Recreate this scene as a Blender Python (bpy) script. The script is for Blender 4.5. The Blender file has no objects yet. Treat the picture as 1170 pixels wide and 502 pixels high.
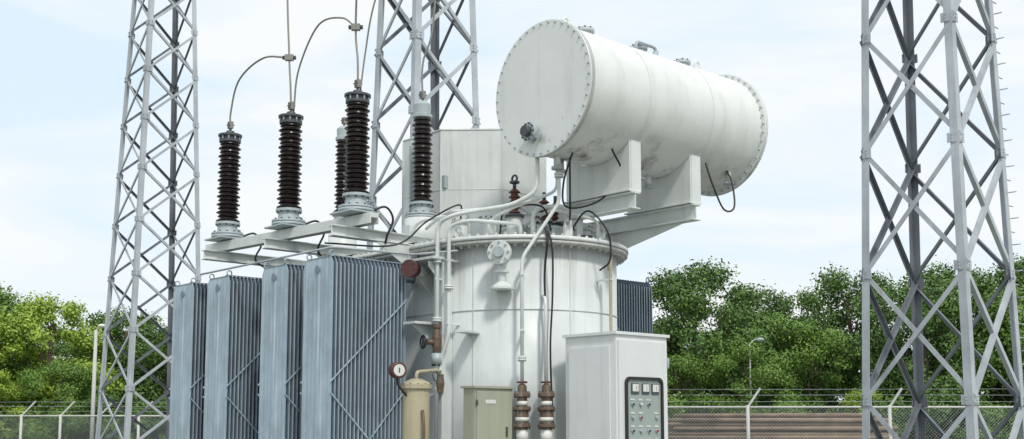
import bpy, math, random
import numpy as np
from mathutils import Vector, Matrix, Quaternion
R=math.radians
random.seed(7)
scene=bpy.context.scene
scene.view_settings.view_transform='Standard'
scene.view_settings.look='None'
scene.view_settings.exposure=0

# ---------------------------------------------------------------- materials
def newmat(name):
    m=bpy.data.materials.new(name); m.use_nodes=True
    nt=m.node_tree; b=nt.nodes['Principled BSDF']
    return m,nt,b
def ramp(nt,src,a,b,va=0,vb=1):
    r=nt.nodes.new('ShaderNodeMapRange'); r.inputs['From Min'].default_value=a; r.inputs['From Max'].default_value=b
    r.inputs['To Min'].default_value=va; r.inputs['To Max'].default_value=vb
    nt.links.new(src,r.inputs['Value']); return r.outputs['Result']
def mixc(nt,fac,c1,c2):
    m=nt.nodes.new('ShaderNodeMix'); m.data_type='RGBA'
    if hasattr(fac,'name'): nt.links.new(fac,m.inputs[0])
    else: m.inputs[0].default_value=fac
    for i,c in ((6,c1),(7,c2)):
        if isinstance(c,tuple): m.inputs[i].default_value=(*c[:3],1)
        else: nt.links.new(c,m.inputs[i])
    return m.outputs[2]
def noise(nt,scale,detail=4,mp=None,rough=.6,off=(0,0,0)):
    tc=nt.nodes.new('ShaderNodeTexCoord'); mm=nt.nodes.new('ShaderNodeMapping')
    nt.links.new(tc.outputs['Object'],mm.inputs['Vector'])
    if mp: mm.inputs['Scale'].default_value=mp
    mm.inputs['Location'].default_value=off
    n=nt.nodes.new('ShaderNodeTexNoise'); n.inputs['Scale'].default_value=scale
    n.inputs['Detail'].default_value=detail; n.inputs['Roughness'].default_value=rough
    nt.links.new(mm.outputs[0],n.inputs['Vector']); return n.outputs['Fac']
def paint(name,base,rough=.45,dirt=(.22,.2,.17),da=.35,rust=0.0,metal=0,bump=.15,vary=.12,streak=(9,9,.5),zr=None):
    m,nt,b=newmat(name)
    n1=ramp(nt,noise(nt,1.7,5),.3,.7)
    lo=tuple(c*(1-vary) for c in base); hi=tuple(min(1,c*(1+vary*.5)) for c in base)
    c=mixc(nt,n1,lo,hi)
    s=ramp(nt,noise(nt,1.0,5,streak,.65),.5,.78,0,da)
    c=mixc(nt,s,c,dirt)
    s2=ramp(nt,noise(nt,22,4,None,.7,(3,1,2)),.6,.8,0,da*.7)
    c=mixc(nt,s2,c,dirt)
    if rust>0:
        r=ramp(nt,noise(nt,5,6,(1,1,.6),.75,(5,5,5)),.74-rust*.22,.79-rust*.2,0,.9)
        c=mixc(nt,r,c,(.13,.06,.03))
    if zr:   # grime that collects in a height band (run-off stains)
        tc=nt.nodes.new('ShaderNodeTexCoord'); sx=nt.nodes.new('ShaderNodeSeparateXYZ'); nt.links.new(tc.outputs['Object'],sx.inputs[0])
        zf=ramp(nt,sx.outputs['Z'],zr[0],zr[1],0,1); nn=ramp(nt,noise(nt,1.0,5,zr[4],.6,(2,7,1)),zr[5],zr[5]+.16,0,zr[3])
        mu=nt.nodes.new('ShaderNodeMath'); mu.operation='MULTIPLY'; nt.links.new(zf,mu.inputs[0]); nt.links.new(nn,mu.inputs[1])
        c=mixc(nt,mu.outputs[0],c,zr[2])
    nt.links.new(c,b.inputs['Base Color'])
    b.inputs['Metallic'].default_value=metal
    rr=ramp(nt,n1,0,1,rough-.08,rough+.12); nt.links.new(rr,b.inputs['Roughness'])
    if bump>0:
        bp=nt.nodes.new('ShaderNodeBump'); bp.inputs['Strength'].default_value=bump; bp.inputs['Distance'].default_value=.01
        nt.links.new(noise(nt,9,3),bp.inputs['Height']); nt.links.new(bp.outputs[0],b.inputs['Normal'])
    return m
M={}
M['white']=paint('weathered_white_paint',(.70,.73,.72),.42,da=.3,rust=.16)
M['tank']=paint('tank_grey_paint',(.66,.70,.70),.42,da=.25,rust=.08,bump=.08,zr=(2.3,3.55,(.27,.2,.14),.45,(11,11,.45),.52))
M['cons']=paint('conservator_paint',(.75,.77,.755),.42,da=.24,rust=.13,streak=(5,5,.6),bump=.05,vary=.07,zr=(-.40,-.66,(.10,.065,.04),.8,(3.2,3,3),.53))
M['flange']=paint('rusty_flange_paint',(.55,.56,.53),.5,(.2,.13,.08),.6,rust=.6)
M['cab']=paint('cabinet_paint',(.72,.74,.745),.4,da=.16,bump=.04,vary=.06)
M['olive']=paint('olive_box_paint',(.38,.40,.31),.45,da=.25)
M['beige']=paint('cream_paint',(.46,.41,.28),.45,(.2,.13,.07),.55,rust=.4)
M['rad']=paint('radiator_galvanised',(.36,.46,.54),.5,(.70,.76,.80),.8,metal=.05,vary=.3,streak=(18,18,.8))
M['rad_shade']=paint('radiator_fins_shaded',(.19,.24,.30),.55,(.38,.45,.5),.5,metal=.05,vary=.3,streak=(18,18,.8),bump=0)  # radiator finish darkened: shade between the panels painted into the colour
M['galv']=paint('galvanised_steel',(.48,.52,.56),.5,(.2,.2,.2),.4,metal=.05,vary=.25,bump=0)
M['galv_shade']=paint('galvanised_shaded',(.2,.22,.25),.55,(.1,.1,.1),.4,metal=.2,vary=.25,bump=0)  # same steel, shade on the towers' far legs and faces painted in
M['porc']=paint('brown_porcelain',(.017,.0095,.0095),.3,(.075,.065,.06),.4,bump=.0)
M['dark']=paint('dark_cast_metal',(.08,.09,.10),.5,(.2,.18,.15),.4,metal=.3,bump=0)
M['light']=paint('light_cast_metal',(.42,.48,.5),.45,(.2,.18,.15),.4,metal=.1,bump=0)
M['brass']=paint('old_bronze',(.15,.10,.07),.5,(.45,.42,.38),.7,rust=.2,metal=.2)
M['redbrown']=paint('red_oxide',(.11,.035,.028),.5,da=.3)
M['black']=paint('black_rubber',(.018,.018,.02),.45,(.06,.06,.06),.3,bump=0)
M['wire']=paint('aluminium_conductor',(.28,.27,.25),.5,(.1,.1,.1),.3,metal=.3,bump=0)
M['panel']=paint('instrument_panel',(.33,.39,.37),.5,da=.1,bump=0)
M['lwhite']=paint('label_white',(.72,.72,.69),.4,da=.05,bump=0)
M['lred']=paint('lamp_red',(.35,.04,.03),.3,da=.05,bump=0)
M['lgreen']=paint('lamp_green',(.03,.20,.09),.3,da=.05,bump=0)
M['conc']=paint('concrete',(.34,.33,.31),.85,(.15,.14,.12),.5,bump=.4)
M['pole']=paint('stacked_poles',(.29,.22,.16),.8,(.09,.06,.045),.8,bump=.4,streak=(.8,6,6),vary=.4)
M['post']=paint('fence_post',(.55,.55,.53),.7,da=.4,bump=0)
M['bark']=paint('bark',(.12,.09,.065),.9,(.05,.04,.03),.5,bump=.4)

def leafmat(name,c1,c2,c3):
    m,nt,b=newmat(name)
    g=nt.nodes.new('ShaderNodeNewGeometry')
    n=ramp(nt,noise(nt,.9,2),.35,.65)
    c=mixc(nt,n,c1,c2)
    r=ramp(nt,g.outputs['Random Per Island'],.4,1,0,.8)
    c=mixc(nt,r,c,c3)
    nt.links.new(c,b.inputs['Base Color']); b.inputs['Roughness'].default_value=.65
    return m
M['leafA']=leafmat('foliage_dark',(.045,.105,.022),(.095,.185,.035),(.15,.26,.05))
M['leafB']=leafmat('foliage_mid',(.08,.165,.025),(.145,.26,.04),(.22,.36,.065))
M['leafC']=leafmat('foliage_yellow',(.19,.30,.035),(.30,.43,.05),(.40,.53,.08))

# ---------------------------------------------------------------- mesh builder
class MB:
    def __init__(s): s.v=[];s.f=[];s.m=[];s.s=[];s.mats=[]
    def mi(s,k):
        if k not in s.mats: s.mats.append(k)
        return s.mats.index(k)
    def add(s,vs,fs,mat,smooth=False):
        o=len(s.v); s.v+= [tuple(x) for x in vs]; i=s.mi(mat)
        for k,f in enumerate(fs):
            s.f.append(tuple(o+j for j in f)); s.m.append(i)
            s.s.append(smooth[k] if isinstance(smooth,list) else smooth)
    def box(s,c,size,mat,rot=None):
        c=Vector(c); hx,hy,hz=[q/2 for q in size]
        vs=[Vector((x,y,z)) for x in(-hx,hx) for y in(-hy,hy) for z in(-hz,hz)]
        if rot is not None: vs=[rot@v for v in vs]
        s.add([c+v for v in vs],[(0,1,3,2),(4,6,7,5),(0,4,5,1),(2,3,7,6),(0,2,6,4),(1,5,7,3)],mat)
    def bar(s,p0,p1,w,h,mat,up=(0,0,1)):
        p0=Vector(p0);p1=Vector(p1);d=(p1-p0);L=d.length;d.normalize()
        x=d.cross(Vector(up))
        if x.length<1e-3: x=d.cross(Vector((1,0,0)))
        x.normalize(); z=x.cross(d)
        rot=Matrix((x,d,z)).transposed()
        s.box((p0+p1)/2,(w,L,h),mat,rot)
    def angle(s,p0,p1,a,t,mat,n1,n2):
        p0=Vector(p0);p1=Vector(p1);n1=Vector(n1).normalized();n2=Vector(n2).normalized()
        for k,(x,y,q) in enumerate(((n1,n2,a),(n2,n1,a))):
            st=0 if k==0 else t
            vs=[]
            for p in (p0,p1):
                for (i,j) in ((st,0),(q,0),(q,t),(st,t)):
                    vs.append(p+x*i+y*j)
            s.add(vs,[(0,1,2,3),(7,6,5,4),(0,4,5,1),(1,5,6,2),(2,6,7,3),(3,7,4,0)],mat)
    def frame(s,d):
        d=Vector(d).normalized(); u=Vector((0,0,1)) if abs(d.z)<.95 else Vector((1,0,0))
        x=d.cross(u).normalized(); y=d.cross(x).normalized(); return d,x,y
    def cyl(s,p0,p1,r0,mat,r1=None,n=24,caps=True):
        p0=Vector(p0);p1=Vector(p1); r1=r0 if r1 is None else r1
        d,x,y=s.frame(p1-p0); vs=[]
        for p,r in((p0,r0),(p1,r1)):
            for i in range(n):
                a=2*math.pi*i/n; vs.append(p+x*(r*math.cos(a))+y*(r*math.sin(a)))
        fs=[(i,(i+1)%n,n+(i+1)%n,n+i) for i in range(n)]; sm=[True]*n
        if caps: fs+= [tuple(range(n-1,-1,-1)),tuple(range(n,2*n))]; sm+=[False]*2
        s.add(vs,fs,mat,sm)
    def lathe(s,prof,base,mat,axis=(0,0,1),n=28):
        base=Vector(base); d,x,y=s.frame(axis)
        for (ra,za),(rb,zb) in zip(prof[:-1],prof[1:]):
            vs=[]
            for r,z in((ra,za),(rb,zb)):
                for i in range(n):
                    a=2*math.pi*i/n; vs.append(base+d*z+x*(r*math.cos(a))+y*(r*math.sin(a)))
            s.add(vs,[(i,(i+1)%n,n+(i+1)%n,n+i) for i in range(n)],mat,True)
    def bolts(s,c,axis,rad,num,r,h,mat,ph=0):
        c=Vector(c); d,x,y=s.frame(axis)
        for i in range(num):
            a=2*math.pi*(i+ph)/num; p=c+x*(rad*math.cos(a))+y*(rad*math.sin(a))
            s.cyl(p-d*h/2,p+d*h/2,r,mat,n=6)
    def tube(s,pts,r,mat,n=10,bend=.08,catmull=False):
        P=[Vector(p) for p in pts]
        if catmull:
            Q=[P[0]*2-P[1]]+P+[P[-1]*2-P[-2]]; out=[]
            for i in range(1,len(Q)-2):
                for k in range(8):
                    t=k/8; a,b,c,d=Q[i-1],Q[i],Q[i+1],Q[i+2]
                    out.append(.5*((2*b)+(c-a)*t+(2*a-5*b+4*c-d)*t*t+(3*b-a-3*c+d)*t**3))
            out.append(P[-1]); P=out
        elif bend>0 and len(P)>2:
            out=[P[0]]
            for i in range(1,len(P)-1):
                a=P[i-1]-P[i]; b=P[i+1]-P[i]; k=min(bend,a.length*.45,b.length*.45)
                A=P[i]+a.normalized()*k; B=P[i]+b.normalized()*k
                for j in range(6):
                    t=j/5; out.append(A*(1-t)**2+P[i]*2*t*(1-t)+B*t*t)
            out.append(P[-1]); P=out
        T=[(P[min(i+1,len(P)-1)]-P[max(i-1,0)]).normalized() for i in range(len(P))]
        _,x,y=s.frame(T[0]); vs=[]
        for i,p in enumerate(P):
            if i>0:
                q=T[i-1].rotation_difference(T[i]); x=q@x
            x=(x-T[i]*x.dot(T[i])).normalized(); y=T[i].cross(x)
            for k in range(n):
                a=2*math.pi*k/n; vs.append(p+x*(r*math.cos(a))+y*(r*math.sin(a)))
        fs=[];m=len(P)
        for i in range(m-1):
            for k in range(n): fs.append((i*n+k,i*n+(k+1)%n,(i+1)*n+(k+1)%n,(i+1)*n+k))
        sm=[True]*len(fs); fs+=[tuple(range(n-1,-1,-1)),tuple(range((m-1)*n,m*n))]; sm+=[False]*2
        s.add(vs,fs,mat,sm)
    def torus(s,c,axis,Rr,r,mat,n=28):
        c=Vector(c); d,x,y=s.frame(axis)
        pts=[c+x*(Rr*math.cos(2*math.pi*i/n))+y*(Rr*math.sin(2*math.pi*i/n)) for i in range(n+1)]
        s.tube(pts,r,mat,n=8,bend=0)
    def prism(s,pts,thk,mat,smooth=False):
        n=len(pts); P=[Vector(p) for p in pts]; t=Vector(thk)
        vs=P+[p+t for p in P]
        fs=[(i,(i+1)%n,n+(i+1)%n,n+i) for i in range(n)]; sm=[smooth]*n
        fs+=[tuple(range(n-1,-1,-1)),tuple(range(n,2*n))]; sm+=[False]*2
        s.add(vs,fs,mat,sm)
    def obj(s,name,parent=None,mw=None,bevel=0):
        me=bpy.data.meshes.new(name+'_mesh'); me.from_pydata(s.v,[],s.f)
        for k in s.mats: me.materials.append(M[k])
        me.polygons.foreach_set('material_index',s.m); me.polygons.foreach_set('use_smooth',s.s)
        me.update()
        o=bpy.data.objects.new(name,me); scene.collection.objects.link(o)
        if mw is not None: o.matrix_world=mw
        if parent is not None: o.parent=parent
        if bevel:
            b=o.modifiers.new('bevel','BEVEL'); b.width=bevel; b.segments=2; b.limit_method='ANGLE'; b.angle_limit=R(50)
        return o

# transformer frame: x along the conservator, y along the radiator row
TH=R(42); T=Matrix.Translation((.2,13.4,0))@Matrix.Rotation(TH,4,'Z')
OX,OY=-.08,.05
def TP(psi,r,z):
    a=R(psi)-TH; return Vector((r*math.cos(a),r*math.sin(a),z))
def at(a,w,z=0): return T@Matrix.Translation((a,w,z))
Z=Vector((0,0,1))

# ---------------------------------------------------------------- power transformer
tr=bpy.data.objects.new('power_transformer',None); scene.collection.objects.link(tr); tr.matrix_world=T
LW=3.5; RT=1.13
def stadium(r,z,n=48):
    p=[]
    for i in range(n+1):
        a=-math.pi+math.pi*i/n; p.append((OX+r*math.cos(a),OY+r*math.sin(a),z))
    for i in range(n+1):
        a=math.pi*i/n; p.append((OX+r*math.cos(a),OY+LW+r*math.sin(a),z))
    return p
def TS(psi,r,z): return TP(psi,r,z)+Vector((OX,OY,0))
b=MB()
b.prism(stadium(RT,.25),(0,0,3.33),'tank',True)
b.prism(stadium(RT+.13,3.56),(0,0,.035),'flange',True)
b.prism(stadium(RT+.14,3.60),(0,0,.045),'white',True)
b.prism(stadium(RT+.006,2.84),(0,0,.018),'tank',True)
b.prism(stadium(RT+.006,1.20),(0,0,.018),'tank',True)
b.prism(stadium(RT+.1,.2),(0,0,.06),'tank',True)
for ps in (-118,-62):
    b.bar(TS(ps,RT-.002,.3),TS(ps,RT-.002,3.5),.016,.016,'tank')
pts=[Vector(p) for p in stadium(RT+.085,3.6,60)]; pts.append(pts[0])
acc=0
for p,q in zip(pts[:-1],pts[1:]):
    seg=(q-p).length; 
    while acc<seg:
        c=p+(q-p)*(acc/max(seg,1e-6)); b.cyl((c.x,c.y,3.525),(c.x,c.y,3.675),.016,'flange',n=6); acc+=.105
    acc-=seg
b.obj('tank',tr)
b=MB()
WX=OX-RT
b.box((WX-.07,.02,1.9),(.14,.16,3.2),'tank')
b.box((WX-.05,1.2,1.9),(.1,.12,3.2),'tank')
b.box((WX-.05,2.4,1.9),(.1,.12,3.2),'tank')
for w in (.02,.32,1.2):
    b.prism([(WX,w-.01,3.4),(WX-.28,w-.01,3.4),(WX-.28,w-.01,3.34),(WX,w-.01,3.05)],(0,.02,0),'tank')
b.box((WX-.15,.17,3.43),(.3,.5,.03),'tank')
b.box((WX-.2,.22,2.72),(.38,.22,.03),'tank'); b.prism([(WX,.2,2.7),(WX-.36,.2,2.7),(WX,.2,2.45)],(0,.015,0),'tank')
for ps,z in ((-118,2.6),(-50,2.4),(-75,1.3)):
    b.bar(TS(ps,RT-.02,z),TS(ps,RT+.26,z),.16,.03,'white')
b.box((0,1.7,.17),(2.0,6.4,.14),'dark')
b.obj('tank_brackets',tr,bevel=.005)
b=MB(); b.cyl((-1.2,.39,3.32),(-1.52,.25,3.32),.06,'white'); b.cyl((-1.50,.255,3.32),(-1.60,.21,3.32),.08,'redbrown'); b.cyl((-1.58,.22,3.32),(-1.63,.195,3.32),.10,'redbrown'); b.bolts((-1.60,.21,3.32),(-.91,-.42,0),.085,8,.011,.09,'dark')
b.obj('header_stub',tr)

# octagonal housing on the cover
b=MB()
oc=Vector((.27,1.30,0)); 
def octa(r,z,ph=22.5):
    return [oc+TP(ph+45*k-2,r,z) for k in range(8)]
b.prism(octa(.98,3.66),(0,0,1.53),'white'); b.prism(octa(.988,5.192),(0,0,.02),'white'); b.prism(octa(1.02,3.66),(0,0,.05),'flange')
b.prism(octa(.986,4.45),(0,0,.01),'white')
for k in range(8):
    p=oc+TP(22.5+45*k-2,.98,3.7); b.bar(p,p+Z*1.47,.016,.016,'white')
p=oc+TP(-148,.95,4.0); b.bar(p,p+Z*1.1,.03,.03,'light')
p=oc+TP(-112,.93,4.55); b.box(p,(.10,.10,.16),'light')
for k in (-120,-60,180): 
    p=oc+TP(k,.6,5.21); b.torus(p+Z*.05,(1,0,0),.04,.012,'white')
b.obj('cover_housing',tr,bevel=.004)

# cover fittings
b=MB()
for (a,w,r,h) in ((-.5,-.3,.13,.16),(.35,-.55,.1,.22),(.0,.1,.16,.12),(-.75,.35,.09,.3),(.75,.0,.12,.25),(-.45,.25,.07,.35)):
    b.cyl((a,w,3.645),(a,w,3.645+h),r,'white'); b.cyl((a,w,3.645+h),(a,w,3.675+h),r+.03,'flange'); b.bolts((a,w,3.69+h),(0,0,1),r+.012,8,.01,.02,'dark')
for (ps,r) in ((-150,.95),(-115,1.02),(-65,1.0),(-30,.95)):
    p=TP(ps,r,3.645); b.bar(p,p+Vector((0,0,.16)),.03,.12,'white'); b.torus(p+Vector((0,0,.18)),(1,0,0),.045,.014,'white')
b.box((-.1,-.6,3.75),(.3,.2,.2),'white'); b.box((.55,-.2,3.78),(.25,.3,.26),'white')
b.box((-.35,-.75,3.72),(.12,.16,.14),'light'); b.box((.15,-.85,3.70),(.2,.12,.1),'dark')
p=TP(-104,RT-.1,3.44); q=TP(-104,RT+.22,3.44); dr=(q-p).normalized()
b.cyl(p,q,.07,'white'); b.cyl(q,q+dr*.03,.13,'white'); b.cyl(q+dr*.034,q+dr*.06,.13,'white'); b.cyl(q+dr*.05,q+dr*.1,.06,'light')
b.bolts(q+dr*.035,dr,.105,8,.014,.09,'light')
s=p+dr*.24; b.cyl(s-Vector((0,0,.05)),s-Vector((0,0,.33)),.045,'white')
b.lathe([(.0,-.30),(.05,-.31),(.13,-.37),(.13,-.39),(.0,-.39)],s,'white')
b.cyl(s-Vector((0,0,.18)),s-Vector((0,0,.21)),.08,'white')
b.obj('cover_fittings',tr,bevel=.003)

b=MB()
def smallb(a,w,z0,h,r,mat='redbrown'):
    b.cyl((a,w,z0-.25),(a,w,z0),r*1.5,'white'); b.cyl((a,w,z0),(a,w,z0+.03),r*1.8,'dark')
    n=5; prof=[(r*.6,.03)]
    for i in range(n):
        z=.03+(h-.05)*i/n; dz=(h-.05)/n; prof+=[(r*.65,z+dz*.2),(r*1.15,z+dz*.35),(r*1.05,z+dz*.5),(r*.65,z+dz*.9)]
    prof+=[(0,h)]
    b.lathe(prof,(a,w,z0),mat,n=20); b.cyl((a,w,z0+h-.02),(a,w,z0+h+.07),.02,'dark'); 
p=TP(-101,.9,3.88); smallb(p.x,p.y,3.9,.34,.06); b.torus((p.x,p.y,4.3),(0,0,1),.045,.014,'dark'); b.torus((p.x,p.y,4.34),(1,0,0),.04,.012,'dark')
p=TP(-70,.5,3.88); smallb(p.x,p.y,3.9,.3,.055); p=TP(-40,.4,3.88); smallb(p.x,p.y,3.9,.3,.055)
b.obj('low_voltage_bushings',tr)

# pipework
b=MB()
def ring(p,d,r,mat='white'):
    p=Vector(p); d=Vector(d).normalized(); b.cyl(p-d*.022,p-d*.002,r,mat); b.cyl(p+d*.002,p+d*.022,r,mat); b.bolts(p,d,r*.78,6,.008,.06,'light')
b.tube([(-.6,-1.13,4.6),(-.6,-1.13,4.0),TP(-94,1.34,3.38),TP(-94,1.34,2.02)],.020,'white')
ring((-.6,-1.13,4.3),Z,.05); ring(TP(-94,1.34,2.3),Z,.045)
b.tube([(-.78,-.98,4.75),(-.78,-.98,4.12),(-.95,-.75,3.98),TP(-126,1.36,3.90),TP(-137,1.4,3.84),TP(-137,1.4,1.3)],.024,'white',bend=.12)
b.tube([(-.5,-1.0,4.6),(-.5,-1.0,4.16),TP(-100,1.2,3.95),TP(-112,1.18,3.84),TP(-112,1.0,3.66)],.018,'white',bend=.1)
b.tube([TP(-96,1.0,3.66),TP(-96,1.05,3.80),TP(-120,1.34,3.82),TP(-131,1.36,3.78),TP(-131,1.36,2.55),TP(-136,1.37,2.3),TP(-136,1.37,1.95),TP(-160,1.45,1.85)],.022,'white',bend=.1)
b.tube([TP(-88,.95,3.66),TP(-88,.95,4.0),TP(-60,.9,4.05),TP(-55,.8,3.66)],.028,'white',bend=.15)
b.tube([TP(-40,1.0,3.66),TP(-42,1.05,3.9),TP(-75,1.0,3.98),TP(-90,.7,3.9),TP(-110,.6,3.66)],.018,'white',bend=.1)
b.tube([TP(-46,1.25,3.3),TP(-46,1.28,3.45),TP(-46,1.28,2.5),TP(-46,1.28,1.2)],.018,'beige')
b.tube([TP(-83,1.1,3.0),TP(-83,1.3,2.95),TP(-83,1.3,2.0)],.018,'white')
for ps,r,z in ((-137,1.4,3.4),(-137,1.4,2.75),(-131,1.36,3.1)): ring(TP(ps,r,z),Z,.05)
for ps,r,zs in ((-137,1.4,(3.2,2.0)),(-131,1.36,(3.4,2.7)),(-94,1.34,(3.2,2.6)),(-46,1.28,(3.2,2.2))):
    for z in zs: b.bar(TP(ps,1.05,z),TP(ps,r+.03,z),.03,.02,'white')
b.tube([(-.75,.2,3.66),(-.85,.1,4.0),(-1.0,.0,4.0),(-1.2,.6,3.95),(-1.25,.8,3.66)],.02,'white',bend=.1)
b.tube([(-.3,-.7,3.8),(-.6,-.5,4.05),(-1.1,.2,4.02),(-1.0,.7,3.9)],.018,'white',bend=.1)
b.tube([(-1.3,-.25,3.5),(-1.5,.3,3.5),(-2.5,.38,3.49),(-2.5,3.4,3.49)],.012,'galv',bend=.05)
b.obj('pipework',tr)

b=MB()
for ps in (-94,-83):
    base=TP(ps,1.34,1.15)
    b.lathe([(0,.0),(.09,0),(.09,.03),(.055,.04),(.055,.2),(.09,.21),(.09,.24),(.06,.25),(.06,.42),(.095,.43),(.095,.455),(.07,.46),(.07,.60),(.095,.61),(.095,.635),(.055,.64),(.055,.74),(.09,.75),(.09,.78),(.05,.80),(.05,.86),(.03,.88),(0,.9)],base,'brass')
    b.cyl(base+Z*.27,base+Z*.40,.064,'lwhite'); b.cyl(base+Z*.655,base+Z*.7,.06,'lwhite'); b.cyl(base+Z*.49,base+Z*.53,.074,'lwhite')
    b.bolts(base+Z*.44,Z,.08,6,.01,.07,'dark'); b.bolts(base+Z*.22,Z,.075,6,.01,.07,'dark'); b.bolts(base+Z*.77,Z,.075,6,.01,.07,'dark'); b.bolts(base+Z*.62,Z,.08,6,.01,.06,'dark')
    b.torus(base+Z*.9,(0,0,1),.05,.01,'redbrown')
p=TP(-137,1.4,2.5)
b.lathe([(0,-.2),(.045,-.2),(.045,-.16),(.03,-.15),(.05,-.05),(.05,.05),(.03,.15),(.045,.16),(.045,.2),(0,.2)],p,'brass')
b.cyl(p,p+Vector((-.12,.03,0)),.03,'brass'); hw=p+Vector((-.16,.04,0)); b.cyl(p,hw,.01,'dark'); b.torus(hw,(1,-.25,0),.07,.01,'black'); b.bar(hw-Z*.07,hw+Z*.07,.012,.012,'black')
p2=TP(-137,1.4,2.32); b.cyl(p2-Z*.06,p2+Z*.06,.06,'light'); b.bolts(p2,Z,.045,6,.01,.16,'dark')
p=TP(-136,1.37,2.05); b.lathe([(0,-.1),(.04,-.1),(.04,-.07),(.05,0),(.04,.07),(.04,.1),(0,.1)],p,'brass')
b.obj('valves',tr)

b=MB()
c=Vector((-1.9,-.32,0))
b.lathe([(0,.85),(.12,.87),(.14,.9),(.14,1.97),(.165,1.975),(.165,2.0),(.165,2.02),(.12,2.05),(.05,2.08),(0,2.08)],c,'beige')
b.bolts(c+Z*2.0,Z,.155,12,.01,.06,'dark')
b.tube([c+Z*2.05,c+Z*2.15,c+Vector((.3,.05,2.18)),TP(-136,1.37,2.18)],.02,'beige')
b.tube([c+Vector((-.14,-.02,1.9)),c+Vector((-.22,.04,2.02)),c+Vector((-.22,.04,2.12))],.012,'black')
g=c+Vector((-.24,.03,2.16)); gd=Vector((-.3,-1,0)).normalized()
b.cyl(g,g+gd*.09,.085,'redbrown'); b.cyl(g+gd*.088,g+gd*.1,.06,'lwhite'); b.torus(g+gd*.09,gd,.07,.014,'redbrown'); b.box(g+gd*.102,(.01,.01,.05),'dark')
b.torus(c+Vector((.1,-.2,2.1)),(.3,-1,.2),.05,.008,'dark')
for s_ in (-.1,.1): b.bar(c+Vector((s_,0,.1)),c+Vector((s_,0,.9)),.03,.03,'beige')
b.tube([c+Vector((-.03,-.15,1.75)),c+Vector((-.05,-.2,1.6)),c+Vector((-.05,-.2,1.0))],.016,'brass')
b.obj('breather_drum',tr)

b=MB()
def cab(pts,r=.012): b.tube(pts,r,'black',catmull=True,n=8)
cab([TP(-84,.9,3.9),TP(-84,1.2,3.8),TP(-82,1.3,3.6),TP(-83,1.24,3.2),TP(-82,1.22,2.6),TP(-83,1.27,2.05)],.013)
cab([TP(-86,.8,3.9),TP(-85,1.15,3.85),TP(-80,1.3,3.55),TP(-79,1.24,3.0),TP(-80,1.22,2.4),TP(-79,1.24,1.6)],.011)
cab([(-.55,-1.3,4.55),(-.6,-1.2,4.2),(-.35,-1.0,4.0),(-.05,-1.2,4.08),(.05,-1.45,4.35),(-.15,-1.5,4.6)],.011)
cab([(-.5,-1.2,4.5),(-.45,-1.15,3.95),(-.2,-.9,3.85),(.1,-.7,3.8)],.011)
cab([(1.35,-1.6,4.66),(1.4,-1.66,4.4),(1.55,-1.7,4.12),(1.75,-1.7,4.17),(1.82,-1.62,4.5),(1.82,-1.5,4.72)],.011)
cab([TP(-60,.9,3.75),TP(-58,1.2,3.95),TP(-52,1.38,3.7),TP(-50,1.36,3.4),TP(-50,1.2,3.3)],.011)
cab([(-.9,-.5,3.7),(-.9,-.6,3.95),(-.6,-.85,4.0),(-.4,-.8,3.75)],.011)
HV=((-2.05,.62),(-2.14,1.9),(-2.25,3.2))
for a,w in HV:
    cab([(a+.15,w-.1,3.98),(a+.3,w-.15,4.03),(a+.4,w-.15,3.9),(a+.35,w-.1,3.7),(-1.6,w,3.62),(-1.2,w,3.7)],.013)
cab([(-.8,.3,4.0),(-1.0,.1,4.1),(-1.3,.3,3.9),(-1.6,.5,3.62),(-2.4,.7,3.58)],.01)
b.obj('control_cables',tr)

b=MB()
e0=Vector((-2.02,.3,3.88)); e1=Vector((-2.29,3.6,3.88)); ex=Vector((.05,0,0))
b.bar(e0,e1,.10,.05,'white'); b.bar(e0-ex-Z*.03,e1-ex-Z*.03,.012,.12,'white'); b.bar(e0+ex-Z*.03,e1+ex-Z*.03,.012,.12,'white')
for a,w in HV:
    b.bar((a-.32,w,3.77),(-.9,w,3.77),.12,.012,'white'); b.bar((a-.32,w,3.66),(-.9,w,3.66),.12,.012,'white'); b.bar((a-.32,w,3.715),(-.9,w,3.715),.012,.10,'white')
    b.prism([(WX-.05,w-.01,3.65),(WX-.05,w-.01,3.3),(WX,w-.01,3.3),(WX,w-.01,3.55)],(0,.02,0),'white')
    b.prism([(WX-.01,w-.05,3.65),(WX-.6,w-.05,3.65),(WX-.01,w-.05,3.3)],(0,.012,0),'white')
    b.box((a,w,3.935),(.42,.42,.02),'light')
b.obj('bushing_support_frame',tr,bevel=.003)
b=MB()
ZC=5.22; RC=.71
for a in (0.0,1.04):
    pr=[]
    for i in range(15):
        th=R(-90-40+80*i/14); pr.append((a,-1.13+ (RC+.004)*math.cos(th),ZC+(RC+.004)*math.sin(th)))
    poly=[(a,-1.62,4.14),(a,-1.62,4.72)]+pr+[(a,-.64,4.72),(a,-.64,4.14)]
    b.prism(poly,(.02,0,0),'white')
    for w in (-1.62,-.64):
        b.box((a+.1,w,4.44),(.16,.016,.60),'white')
    b.box((a+.1,-1.13,4.3),(.14,.016,.32),'white')
    b.box((a+.06,-1.13,4.143),(.2,1.02,.016),'white')
    b.bar((a+.06,-1.66,4.12),(a+.06,.35,4.12),.14,.014,'white'); b.bar((a+.06,-1.66,3.95),(a+.06,.35,3.95),.14,.014,'white'); b.bar((a+.06,-1.65,4.035),(a+.06,.35,4.035),.014,.16,'white')
    b.bar((a+.06,.2,3.65),(a+.06,.2,3.94),.12,.12,'white')
    if a<.5: b.bar((a+.06,-.75,3.65),(a+.06,-.75,3.94),.10,.10,'white')
    else: b.prism([(a+.05,-1.5,3.94),(a+.05,.3,3.94),(a+.05,.3,3.7),(a+.05,-.4,3.7)],(.02,0,0),'white')
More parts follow.
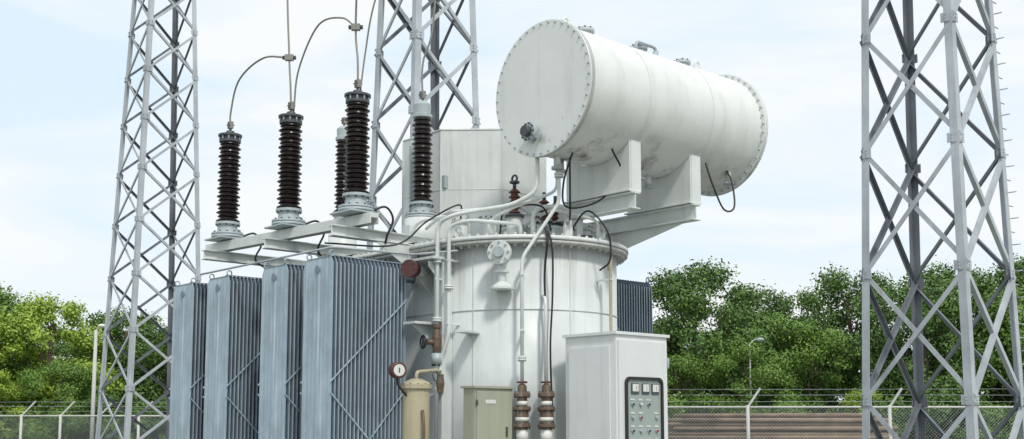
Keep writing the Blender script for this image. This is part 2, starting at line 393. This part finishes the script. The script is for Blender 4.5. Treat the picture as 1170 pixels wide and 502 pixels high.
b.bar((.02,-.2,4.0),(1.2,-.2,4.0),.1,.1,'white')
b.obj('conservator_support_frame',tr,bevel=.003)

# ---------------------------------------------------------------- conservator
b=MB()
LC=1.50
b.cyl((-LC,0,0),(LC,0,0),RC,'cons',n=96,caps=False)
b.cyl((-LC-.03,0,0),(-LC,0,0),RC+.035,'cons',n=96); b.cyl((-LC+.004,0,0),(-LC+.034,0,0),RC+.035,'flange',n=96)
b.bolts((-LC,0,0),(1,0,0),RC+.008,40,.012,.09,'light')
b.cyl((LC-.034,0,0),(LC-.004,0,0),RC+.055,'cons',n=96); b.cyl((LC,0,0),(LC+.03,0,0),RC+.055,'cons',n=96)
b.bolts((LC,0,0),(1,0,0),RC+.03,44,.012,.11,'light')
for x in (-.55,.55): b.cyl((x,0,0),(x+.012,0,0),RC+.003,'cons',n=96,caps=False)
g=Vector((-LC-.03,.12,-.47))
b.cyl(g,g+Vector((-.06,0,0)),.085,'light'); b.cyl(g+Vector((-.055,0,0)),g+Vector((-.09,0,0)),.105,'galv'); b.bolts(g+Vector((-.095,0,0)),(1,0,0),.09,10,.009,.03,'dark'); b.cyl(g+Vector((-.09,0,0)),g+Vector((-.15,0,0)),.06,'dark')
b.cyl(g+Vector((-.03,-.1,-.05)),g+Vector((-.08,-.14,-.07)),.03,'light')
for x in (-.85,.05,.85):
    b.cyl((x,0,RC-.03),(x,0,RC+.07),.085,'cons'); b.cyl((x,0,RC+.07),(x,0,RC+.1),.11,'galv'); b.cyl((x,0,RC+.1),(x,0,RC+.13),.06,'light'); b.bolts((x,0,RC+.11),(0,0,1),.09,8,.01,.03,'dark')
b.cyl((.05,-.25,RC-.08),(.25,-.1,RC+.06),.035,'light'); b.tube([(-.1,-.1,RC),(-.1,-.1,RC+.12),(.25,-.1,RC+.12),(.25,-.1,RC)],.02,'galv')
for x in (-1.15,1.15): 
    b.bar((x,0,RC-.02),(x,0,RC+.12),.14,.025,'cons',up=(0,1,0)); b.torus((x,0,RC+.13),(0,1,0),.04,.014,'cons')
for x,w in ((-1.3,0),(-1.12,.12),(1.2,-.4),(.2,0)):
    zz=-math.sqrt(RC**2-w*w); b.cyl((x,w,zz+.02),(x,w,zz-.12),.035,'cons'); b.cyl((x,w,zz-.12),(x,w,zz-.15),.06,'galv')
b.obj('oil_conservator_tank',mw=at(.67,-1.13,ZC))

# ---------------------------------------------------------------- cooling radiators
def radiator_mesh():
    b=MB()
    npn=20; pitch=.0505; W=.55; z0=.40
    zl=[0,.03,.07,.14,.25,2.75,2.86,2.93,2.97,3.0]; nz=len(zl); ny=36
    for k in range(npn):
        x0=.02+k*pitch
        vs=[]
        for side in (-1,1):
            for z in zl:
                e=min(1,min(z,3.0-z)/.14); env=.0015+.006*(e**.7)
                inset=.05*(1-min(1,min(z,3-z)/.07))**2
                for j in range(ny):
                    t=j/(ny-1); y=inset+(W-2*inset)*t
                    fl=abs(math.sin(t*math.pi*7))**.6
                    th=.0022+env*fl*e+.001*(1-e)
                    vs.append((x0+side*th,y,z0+z))
        fs=[]
        N=nz*ny
        for i in range(nz-1):
            for j in range(ny-1):
                a_=i*ny+j; fs.append((a_,a_+1,a_+ny+1,a_+ny)); fs.append((N+a_+ny,N+a_+ny+1,N+a_+1,N+a_))
        sm=[True]*len(fs)
        for i in range(nz-1):
            for j in (0,ny-1):
                a_=i*ny+j; fs.append((a_,a_+ny,N+a_+ny,N+a_)); sm.append(False)
        for j in range(ny-1):
            for i in (0,nz-1):
                a_=i*ny+j; fs.append((a_,N+a_,N+a_+1,a_+1)); sm.append(False)
        b.add(vs,fs,'rad' if k in (0,npn-1) else 'rad_shade',sm)
        for y in (-.004,W+.004): b.box((x0,y,z0+1.5),(.011,.007,2.86),'rad')
    for z in (3.27,.56):
        b.cyl((.0,.28,z),(1.3,.28,z),.045,'rad_shade'); b.cyl((1.08,.28,z),(1.11,.28,z),.09,'rad'); b.cyl((1.115,.28,z),(1.145,.28,z),.09,'rad'); b.cyl((1.3,.28,z),(1.4,.28,z),.07,'tank')
        b.bolts((1.11,.28,z),(1,0,0),.072,8,.01,.09,'dark')
    for y in (-.016,W+.016):
        b.bar((.0,y,2.05),(1.0,y,3.0),.008,.014,'rad'); b.bar((.0,y,1.95),(1.0,y,.95),.008,.014,'rad')
        b.bar((.3,y,1.2),(1.0,y,2.0),.008,.012,'rad')
    b.bar((.02,.1,3.41),(.98,.1,3.41),.03,.008,'rad')
    b.torus((.04,.05,3.43),(0,1,0),.03,.008,'rad'); b.torus((.04,.5,3.43),(0,1,0),.03,.008,'rad')
    return b
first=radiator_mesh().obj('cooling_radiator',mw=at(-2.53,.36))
def inst(o,name,mw):
    q=bpy.data.objects.new(name,o.data); scene.collection.objects.link(q); q.matrix_world=mw; return q
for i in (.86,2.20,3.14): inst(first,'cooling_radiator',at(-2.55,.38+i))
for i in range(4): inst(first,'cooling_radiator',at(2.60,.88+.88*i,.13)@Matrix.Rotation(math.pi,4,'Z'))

# ---------------------------------------------------------------- bushings
def bushing(sheds=20,L=1.04,r=.15,core=.10,cap='dark',base='light'):
    b=MB()
    b.cyl((0,0,-.2),(0,0,-.17),.2,base); b.cyl((0,0,-.165),(0,0,-.14),.2,base); b.bolts((0,0,-.165),(0,0,1),.175,12,.012,.09,'dark')
    b.lathe([(.2,-.14),(.13,-.12),(.12,-.04),(.155,-.03),(.155,.0),(.11,.01)],(0,0,0),base)
    b.bolts((0,0,-.02),(0,0,1),.14,10,.011,.05,'dark')
    b.cyl((.1,0,-.1),(.17,0,-.1),.03,base)
    prof=[(core+.01,0)]; dz=L/sheds
    for i in range(sheds):
        z=dz*i; rr=(r if i%2==0 else r-.018)*(1-.06*i/sheds)
        prof+=[(core,z+dz*.12),(rr-.012,z+dz*.32),(rr,z+dz*.40),(rr-.004,z+dz*.5),(core+.015,z+dz*.82),(core,z+dz*.95)]
    prof+=[(core,L)]
    b.lathe(prof,(0,0,0),'porc')
    if cap=='dark':
        b.lathe([(core+.01,L-.01),(.135,L),(.135,L+.03),(.12,L+.035),(.12,L+.07),(.15,L+.075),(.15,L+.10),(.06,L+.12),(.05,L+.15),(0,L+.15)],(0,0,0),cap)
        b.bolts((0,0,L+.05),(0,0,1),.128,10,.011,.07,'light')
        top=L+.15
    else:
        b.lathe([(core+.01,L-.01),(.12,L),(.12,L+.04),(.10,L+.05),(.105,L+.16),(.08,L+.19),(.04,L+.21),(0,L+.21)],(0,0,0),cap)
        top=L+.21
    b.cyl((0,0,top),(0,0,top+.12),.018,'wire'); b.box((0,0,top+.08),(.05,.07,.09),'wire'); b.bolts((0,0,top+.08),(1,0,0),.025,4,.008,.08,'dark')
    return b
zb=4.155
bo=bushing().obj('high_voltage_bushing',mw=at(HV[0][0],HV[0][1],zb))
for a,w in HV[1:]: inst(bo,'high_voltage_bushing',at(a,w,zb))
nb=bushing(18,1.05,.135,.09,'light')
nb.cyl((0,0,-.62),(0,0,-.2),.2,'white',n=40); nb.cyl((0,0,-.62),(0,0,-.58),.27,'flange',n=40); nb.bolts((0,0,-.57),(0,0,1),.235,14,.012,.04,'dark')
nb.box((-.2,0,-.4),(.06,.14,.2),'white')
nb.obj('neutral_bushing',mw=at(-.88,.95,4.26))
nb2=bushing(18,1.05,.13,.085,'light'); nb2.cyl((0,0,-.95),(0,0,-.2),.2,'white',n=40)
nb2.obj('neutral_bushing',mw=at(-.27,3.58,4.58))

b=MB()
def W(a,w,z): return T@Vector((a,w,z))
zt=zb+1.2
t1=W(*HV[2],zt);t2=W(*HV[1],zt);t3=W(*HV[0],zt);t4=W(-.88,.95,5.55)
j1=W(-2.14,1.97,6.04); j2=W(-2.05,.68,6.10)
def wr(p,r=.011): b.tube(p,r,'wire',catmull=True,n=8)
wr([t1,t1+Vector((0,0,.25)),W(-2.25,3.0,5.98),W(-2.2,2.5,6.15),j1],.012)
wr([t2,W(-2.14,1.93,5.7),j1,W(-2.15,2.05,7.2),W(-2.15,2.1,9.5)],.012)
wr([t2+Vector((.03,0,0)),W(-2.12,1.78,5.85),W(-2.1,1.4,6.30),W(-2.07,.95,6.28),j2],.011)
wr([t3,W(-2.05,.63,5.7),j2,W(-2.15,.5,7.0),W(-2.15,.4,9.5)],.012)
wr([t3+Vector((.03,0,0)),W(-2.0,.55,5.8),W(-2.0,.4,6.3),W(-1.9,.1,7.2),W(-1.9,-.2,9.5)],.010)
wr([t4,W(-.88,.95,6.0),W(-.82,.8,6.7),W(-.8,.75,9.5)],.012)
for j in (j1,j2):
    b.box(j,(.10,.06,.07),'wire'); b.cyl(j-Vector((.08,0,0)),j+Vector((.08,0,0)),.025,'dark')
for a_,w_ in ((-2.15,2.1),(-2.15,.4),(-1.9,-.2),(-.8,.75)):
    wr([Vector((-6.9,22,11.5)),W(a_,w_,9.5),Vector((6.4,17,11.5))],.012)
b.obj('overhead_conductors')

# ---------------------------------------------------------------- control cabinet
b=MB()
Wd,Dp,H=.79,.72,2.52
b.box((Wd/2,Dp/2,(H+.15)/2),(Wd,Dp,H-.15),'cab')
b.box((Wd/2,Dp/2,H+.012),(Wd+.05,Dp+.05,.03),'cab')
b.box((Wd/2,Dp/2,.05),(Wd-.04,Dp-.04,.24),'dark')
b.box((Wd/2,-.012,(H+.2)/2),(Wd-.05,.022,H-.32),'cab')
x0,x1,zz0,zz1=.10,.68,1.12,2.09
def rr(x0,x1,z0,z1,r,y):
    out=[]
    for cx,cz,a0 in ((x1-r,z1-r,0),(x0+r,z1-r,90),(x0+r,z0+r,180),(x1-r,z0+r,270)):
        for k in range(6):
            a=R(a0+18*k); out.append((cx+r*math.cos(a),y,cz+r*math.sin(a)))
    return out
o_=rr(x0,x1,zz0,zz1,.07,-.024); i_=rr(x0+.03,x1-.03,zz0+.03,zz1-.03,.05,-.024); n_=len(o_)
vs=o_+i_+[(x,y-.022,z) for x,y,z in o_]+[(x,y-.022,z) for x,y,z in i_]
fs=[]
for k in range(n_):
    l=(k+1)%n_
    fs+=[(2*n_+k,2*n_+l,3*n_+l,3*n_+k),(k,l,2*n_+l,2*n_+k),(n_+k,n_+l,3*n_+l,3*n_+k)]
b.add(vs,fs,'black')
b.box(((x0+x1)/2,-.0255,(zz0+zz1)/2),(x1-x0-.05,.003,zz1-zz0-.05),'panel')
rng=random.Random(4)
# one big meter, a temperature dial pair, then sparse switches and labels
for cx in (x0+.15,x0+.31,x0+.46):
    b.box((cx,-.032,zz1-.12),(.11,.012,.11),'dark'); b.box((cx,-.040,zz1-.112),(.09,.004,.075),'lwhite'); b.box((cx+.01,-.0435,zz1-.115),(.004,.002,.05),'dark')
for r_ in range(5):
    for c_ in range(4):
        x=x0+.11+c_*.122; z=zz1-.27-r_*.135
        if rng.random()<.12: continue
        b.box((x,-.030,z+.036),(.06,.006,.014),'lwhite')
        k=['dark','dark','light','lwhite','dark','lgreen','lred'][rng.randrange(7)]
        b.cyl((x,-.028,z-.01),(x,-.042,z-.01),.019,'light',n=16); b.cyl((x,-.042,z-.01),(x,-.054,z-.01),.013,k,n=16)
b.box((.05,-.03,1.3),(.025,.02,.16),'dark'); b.cyl((.05,-.03,1.35),(.05,-.07,1.35),.015,'dark')
for z in (.5,1.4,2.25): b.cyl((Wd-.015,-.03,z-.05),(Wd-.015,-.03,z+.05),.012,'light',n=10)
b.box((-.012,.36,1.35),(.02,.58,2.1),'cab'); b.box((-.03,.1,1.35),(.02,.02,.12),'dark')
for i in range(6): b.box((-.024,.36,.5+i*.035),(.012,.3,.012),'cab')
b.obj('control_cabinet',mw=at(-.64,-1.98),bevel=.006)
b=MB()
b.box((.26,.1,.5),(.52,.18,1.0),'olive'); b.box((.26,.1,1.01),(.56,.23,.025),'olive'); b.box((.26,-.0,.5),(.48,.02,.94),'olive')
b.box((.42,-.018,.55),(.02,.014,.1),'dark'); b.box((.2,-.013,.86),(.14,.004,.04),'lwhite')
for z in (.15,.85): b.cyl((.015,-.012,z-.03),(.015,-.012,z+.03),.01,'dark',n=8)
b.box((.15,.12,-.5),(.05,.05,1.0),'dark'); b.box((.4,.12,-.5),(.05,.05,1.0),'dark')
b.tube([(.1,.1,-.02),(.1,.1,-.9)],.02,'black'); b.tube([(.3,.1,0),(.3,.1,-.9)],.02,'black')
b.obj('junction_box',mw=at(-1.56,-.87,.98),bevel=.005)

# ---------------------------------------------------------------- lattice towers
def tower(loc,rot,h0,h1,H,ph,leg,br,zs0=0,pegs=False,mat='galv'):
    b=MB()
    def half(z): return h0+(h1-h0)*z/H
    cs=[(-1,-1),(1,-1),(1,1),(-1,1)]
    def P(c,z): k=half(z); return Vector((c[0]*k,c[1]*k,z))
    for c in cs:
        b.angle(P(c,0),P(c,H),leg,leg*.12,mat if c!=(1,1) else 'galv_shade',(-c[0],0,0),(0,-c[1],0))
        b.box(P(c,.1),(.4,.4,.5),'conc')
    zs=[zs0]; 
    while zs[-1]<H-ph*.5: zs.append(zs[-1]+ph*(half(zs[-1])/h0)**.5)
    for i in range(4):
        c0=cs[i];c1=cs[(i+1)%4]
        n=Vector(((c0[0]+c1[0])/2,(c0[1]+c1[1])/2,0)).normalized()
        m=mat if i in (0,3) else 'galv_shade'
        for za,zb_ in zip(zs[:-1],zs[1:]):
            off=n*.004
            p=P(c0,za);q=P(c1,zb_); b.angle(p+off,q+off,br,br*.14,m,(q-p).cross(n),-n)
            p=P(c1,za);q=P(c0,zb_); off2=-n*(leg*.14); b.angle(p+off2,q+off2,br,br*.14,m,(q-p).cross(n),-n)
            for c,z in ((c0,za),(c1,za)):
                o=P(c0,za)*.5+P(c1,za)*.5; g=P(c,z)+(o-P(c,z)).normalized()*leg*.75+n*.012
                tdir=(P(c1,za)-P(c0,za)).normalized()
                b.bar(g-tdir*leg*.6,g+tdir*leg*.6,.008,leg*1.2,m,up=(0,0,1))
                for dz in (-.4,0,.4): b.cyl(g+Z*dz*leg,g+Z*dz*leg+n*.02,.012,m,n=6)
    if pegs:
        z=.5
        while z<H:
            p=P(cs[1],z); b.cyl(p,p+Vector((.12,-.0,0)),.009,mat,n=6); b.cyl(p+Vector((0,0,.2)),p+Vector((0,-.12,.2)),.009,mat,n=6)
            z+=.4
    b.obj('lattice_tower',mw=Matrix.Translation(loc)@Matrix.Rotation(rot,4,'Z'))
tower((6.42,17,0),R(43),.89,.60,13,1.95,.12,.07,zs0=.0,pegs=True)
tower((-6.97,22,0),R(40),.80,.34,14,1.15,.09,.045)
tower((-1.40,18,0),R(38),.78,.46,13,1.35,.11,.055)

def fence(p0,p1,zt,sp,armdx):
    b=MB(); p0=Vector(p0);p1=Vector(p1); L=(p1-p0).length; d=(p1-p0).normalized()
    n=int(L/sp)
    for i in range(n+1):
        p=p0+d*(i*sp); b.cyl(p,p+Z*(zt+.05),.045,'post',n=10)
        b.bar(p+Z*zt,p+Z*(zt+.48)+d*armdx,.05,.05,'post')
    b.cyl(p0+Z*zt,p0+d*n*sp+Z*zt,.028,'post',n=8)
    for k in (.3,.65,.95): b.tube([p0+d*(i*sp)+Z*(zt+.48*k)+d*armdx*k+Z*random.uniform(-.01,.01) for i in range(n+1)],.004,'galv',n=4,bend=0)
    L=n*sp; st=.085; x=-zt
    while x<L:
        for sg in (1,-1):
            a0=x;a1=x+zt
            q0=max(a0,0);q1=min(a1,L)
            za=(q0-a0);zb_=(q1-a0)
            if sg<0: za,zb_=zt-za,zt-zb_
            if q1-q0>.02: b.cyl(p0+d*q0+Z*za,p0+d*q1+Z*zb_,.003,'galv',n=3,caps=False)
        x+=st
    b.obj('chain_link_fence')
fence((2.38,29,0),(17,29.0,0),2.05,3.6,.33)
fence((-20.2,38,0),(-5.5,38,0),1.9,1.3,.45)

b=MB(); rg=random.Random(5)
for row in range(14):
    for k in range(8):
        z=.10+row*.138+rg.uniform(-.012,.012); y=k*.16+(row%2)*.08; xs=rg.uniform(-.45,.45)
        x0_=-4.2+xs+(max(0,row-10)*.3); x1_=3.3+xs*.6-(.04*row)
        if row>=12 and rg.random()<.4: continue
        b.cyl((x0_,y,z),(x1_,y,z+rg.uniform(-.02,.02)),.062,'pole',r1=.075,n=10)
for x in (-2.4,0,2.4):
    b.box((x,.6,.02),(.15,2.0,.05),'bark')
b.obj('utility_pole_pile',mw=Matrix.Translation((8.9,36,0))@Matrix.Rotation(R(-5),4,'Z'))

def lamp(x,y,h,dx,r=.06):
    b=MB(); b.cyl((0,0,0),(0,0,h),r,'post',r1=r*.7,n=12); b.tube([(0,0,h-.05),(dx*.3,0,h+.12),(dx,0,h+.15)],.02,'post')
    b.lathe([(0,-.07),(.12,-.05),(.15,0),(.1,.05),(0,.07)],(dx,0,h+.14),'lwhite' if r>.05 else 'light',n=14); b.box((0,0,.1),(.25,.25,.2),'conc')
    b.obj('street_lamp',mw=Matrix.Translation((x,y,0)))
lamp(-14.3,39,4.85,.2,.08); lamp(7.95,38,4.3,.35,.035)

# ---------------------------------------------------------------- trees
def tree_data(seed,H,CR,nleaf,mat,low=.15,lsz=.13,ncl=60):
    rs=np.random.RandomState(seed); rg=random.Random(seed)
    b=MB()
    tr_h=H*.55
    b.tube([(0,0,0),(rg.uniform(-.1,.1),rg.uniform(-.1,.1),tr_h*.5),(rg.uniform(-.3,.3),rg.uniform(-.3,.3),tr_h),(0,0,H*.85)],.085*H/7,'bark',n=8,catmull=True)
    cl=[]
    for i in range(ncl):
        t=(i+rs.rand())/ncl; zz=H*(low+(1-low)*t*.95)
        prof=max(.22,math.sqrt(max(0,1-((t-.4)/.64)**2)))
        ang=rs.rand()*6.283; rad=CR*prof*(.25+.8*rs.rand()**.6)
        c=Vector((rad*math.cos(ang),rad*math.sin(ang),zz))
        cl.append((c,CR*(.12+.17*rs.rand())))
        if i%3==0: b.tube([(0,0,max(.5,zz*.55)),(c.x*.5,c.y*.5,zz*.8),tuple(c)],.025*H/7,'bark',n=5,catmull=True)
    w=np.array([r**2 for _,r in cl]); w/=w.sum()
    idx=rs.choice(ncl,nleaf,p=w)
    C=np.array([tuple(c) for c,_ in cl])[idx]; RR=np.array([r for _,r in cl])[idx]
    d=rs.normal(size=(nleaf,3)); d/=np.linalg.norm(d,axis=1)[:,None]
    rad=RR*(.45+.6*rs.rand(nleaf)**.6)*(1+.25*rs.normal(size=nleaf))
    pos=C+d*rad[:,None]*np.array([1.15,1.15,.75])
    pos[:,2]=np.maximum(pos[:,2],.1)
    nrm=d+rs.normal(size=(nleaf,3))*.7+np.array([0,0,.4]); nrm/=np.linalg.norm(nrm,axis=1)[:,None]
    t=np.cross(nrm,rs.normal(size=(nleaf,3))); t/=np.linalg.norm(t,axis=1)[:,None]
    u=np.cross(nrm,t); s=lsz*(.5+.9*rs.rand(nleaf))[:,None]
    V=np.stack([pos-t*s*.5,pos+u*s*.28,pos+t*s*.5,pos-u*s*.28],axis=1).reshape(-1,3)
    nv=len(b.v); me=bpy.data.meshes.new('tree_mesh')
    verts=np.vstack([np.array(b.v),V])
    me.vertices.add(len(verts)); me.vertices.foreach_set('co',verts.ravel())
    lf=[i for f in b.f for i in f]; st=[];k=0
    for f in b.f: st.append(k); k+=len(f)
    q=np.arange(nleaf*4)+nv
    loops=np.concatenate([np.array(lf),q]); starts=np.concatenate([np.array(st),k+np.arange(nleaf)*4]); 
    me.loops.add(len(loops)); me.loops.foreach_set('vertex_index',loops.astype(np.int32))
    me.polygons.add(len(starts)); me.polygons.foreach_set('loop_start',starts.astype(np.int32))
    mi=np.concatenate([np.zeros(len(b.f)),np.ones(nleaf)]).astype(np.int32)
    me.materials.append(M['bark']); me.materials.append(M[mat])
    me.polygons.foreach_set('material_index',mi)
    me.update(calc_edges=True); me.validate()
    return me
td=[tree_data(1,7.6,2.5,32000,'leafA'),tree_data(2,7.0,2.6,32000,'leafB'),tree_data(3,6.6,2.3,30000,'leafC'),tree_data(4,7.4,2.3,30000,'leafA',.1),tree_data(6,6.8,2.7,32000,'leafB',.08)]
sd=[tree_data(11,3.0,1.9,15000,'leafA',0.0,.12,30),tree_data(12,2.8,2.0,15000,'leafB',0.0,.12,30)]
rg=random.Random(9)
def put(me,x,y,s,sz=None,name='tree'):
    o=bpy.data.objects.new(name,me); scene.collection.objects.link(o)
    o.location=(x,y,0); o.rotation_euler=(0,0,rg.uniform(0,6.28)); o.scale=(s,s,sz or s)
for k,x,y,s,sz in ((0,6.7,41,1.0,.98),(4,9.3,43,.9,.86),(3,4.9,43,.85,.78),(1,11.2,42,.75,.76),(0,13.0,44,.95,1.0),(3,10.2,47,.9,.98),(0,14.8,41,.9,.88),(3,16.6,43,1.05,1.04),(4,18.6,42,1.0,1.02),(0,20.6,44,1.1,1.08),(1,7.9,38.7,.62,.62),(4,5.6,39,.6,.60),(1,8.6,39.5,.6,.5),(4,3.0,44,.8,.76),(0,23,42,1,1.05),(2,12.2,39.5,.5,.42)):
    put(td[k],x,y,s,sz)
for k,x,y,s,sz in ((2,-17.4,43,1.0,.97),(3,-15.3,45,.9,.84),(2,-19.6,42,1.0,.90),(0,-13.4,44,.8,.72),(4,-14.6,47,.9,.82),(3,-11.2,45,.75,.62),(1,-21.5,45,1.1,1.0),(0,-9.2,46,.8,.64),(4,-6.5,47,.75,.62),(2,-18.6,40.5,.62,.55),(1,-16.2,41,.6,.55)):
    put(td[k],x,y,s,sz)
x=3.0
while x<24: put(sd[rg.randrange(2)],x,39.0+rg.uniform(-.6,.8),rg.uniform(.8,1.05),name='shrub'); x+=1.9
x=-22
while x<-4: put(sd[rg.randrange(2)],x,41.0+rg.uniform(-.6,.8),rg.uniform(.8,1.0),name='shrub'); x+=2.0
mass=bpy.data.objects.new('distant_trees',None); scene.collection.objects.link(mass)
x=-44; i=0
while x<44:
    o=bpy.data.objects.new('crown_%d'%i,td[(0,1,3,4)[i%4]]); scene.collection.objects.link(o); o.parent=mass
    o.location=(x,72+rg.uniform(-4,4),0); s=rg.uniform(.8,1.05); o.scale=(s*1.2,s*1.2,s); o.rotation_euler=(0,0,rg.uniform(0,6.3)); x+=3.6; i+=1

# ---------------------------------------------------------------- ground
m,nt,bs=newmat('gravel_and_grass')
n1=ramp(nt,noise(nt,40,6,None,.7),.3,.7); cg=mixc(nt,n1,(.13,.125,.115),(.30,.29,.27))
n2=ramp(nt,noise(nt,.15,5),.48,.56); c=mixc(nt,n2,cg,(.07,.11,.03)); nt.links.new(c,bs.inputs['Base Color']); bs.inputs['Roughness'].default_value=.95
M['ground']=m
b=MB(); b.add([(-1500,-1500,0),(1500,-1500,0),(1500,1500,0),(-1500,1500,0)],[(0,1,2,3)],'ground'); b.obj('ground')
b=MB(); b.box((0,1.7,.02),(6.6,7.6,.14),'conc'); b.obj('concrete_pad',mw=T,bevel=.02)

# ---------------------------------------------------------------- sky and sun
EL,AZ=R(50),R(158)
w=bpy.data.worlds.new('World'); scene.world=w; w.use_nodes=True; nt=w.node_tree
bg=nt.nodes['Background']; bg.inputs['Strength'].default_value=.1
sky=nt.nodes.new('ShaderNodeTexSky'); sky.sky_type='NISHITA'; sky.sun_disc=False; sky.sun_elevation=EL; sky.sun_rotation=AZ
tc=nt.nodes.new('ShaderNodeTexCoord'); mp=nt.nodes.new('ShaderNodeMapping'); mp.inputs['Scale'].default_value=(1.2,1.2,5.5); mp.inputs['Location'].default_value=(.3,.2,.5)
nt.links.new(tc.outputs['Generated'],mp.inputs['Vector'])
nz=nt.nodes.new('ShaderNodeTexNoise'); nz.inputs['Scale'].default_value=2.2; nz.inputs['Detail'].default_value=9; nz.inputs['Roughness'].default_value=.52; nz.inputs['Distortion'].default_value=.5
nt.links.new(mp.outputs[0],nz.inputs['Vector'])
f=ramp(nt,nz.outputs['Fac'],.33,.58,.05,.98)
blue=mixc(nt,.9,sky.outputs[0],(7.9,9.5,10.6))
c=mixc(nt,f,blue,(9.6,9.85,9.95))
nt.links.new(c,bg.inputs['Color'])
sd_=Vector((math.sin(AZ)*math.cos(EL),math.cos(AZ)*math.cos(EL),math.sin(EL)))
L=bpy.data.lights.new('sun','SUN'); L.energy=2.1; L.angle=R(7); L.color=(1,.96,.89)
lo=bpy.data.objects.new('sun',L); scene.collection.objects.link(lo); lo.rotation_euler=(-sd_).to_track_quat('-Z','Y').to_euler(); lo.location=(0,0,30)

cam=bpy.data.cameras.new('camera'); co=bpy.data.objects.new('camera',cam); scene.collection.objects.link(co)
co.location=(0,0,1.6); co.rotation_euler=(R(96.3),0,0); cam.lens=40; cam.sensor_width=36; cam.shift_y=.078; cam.clip_end=4000
scene.camera=co
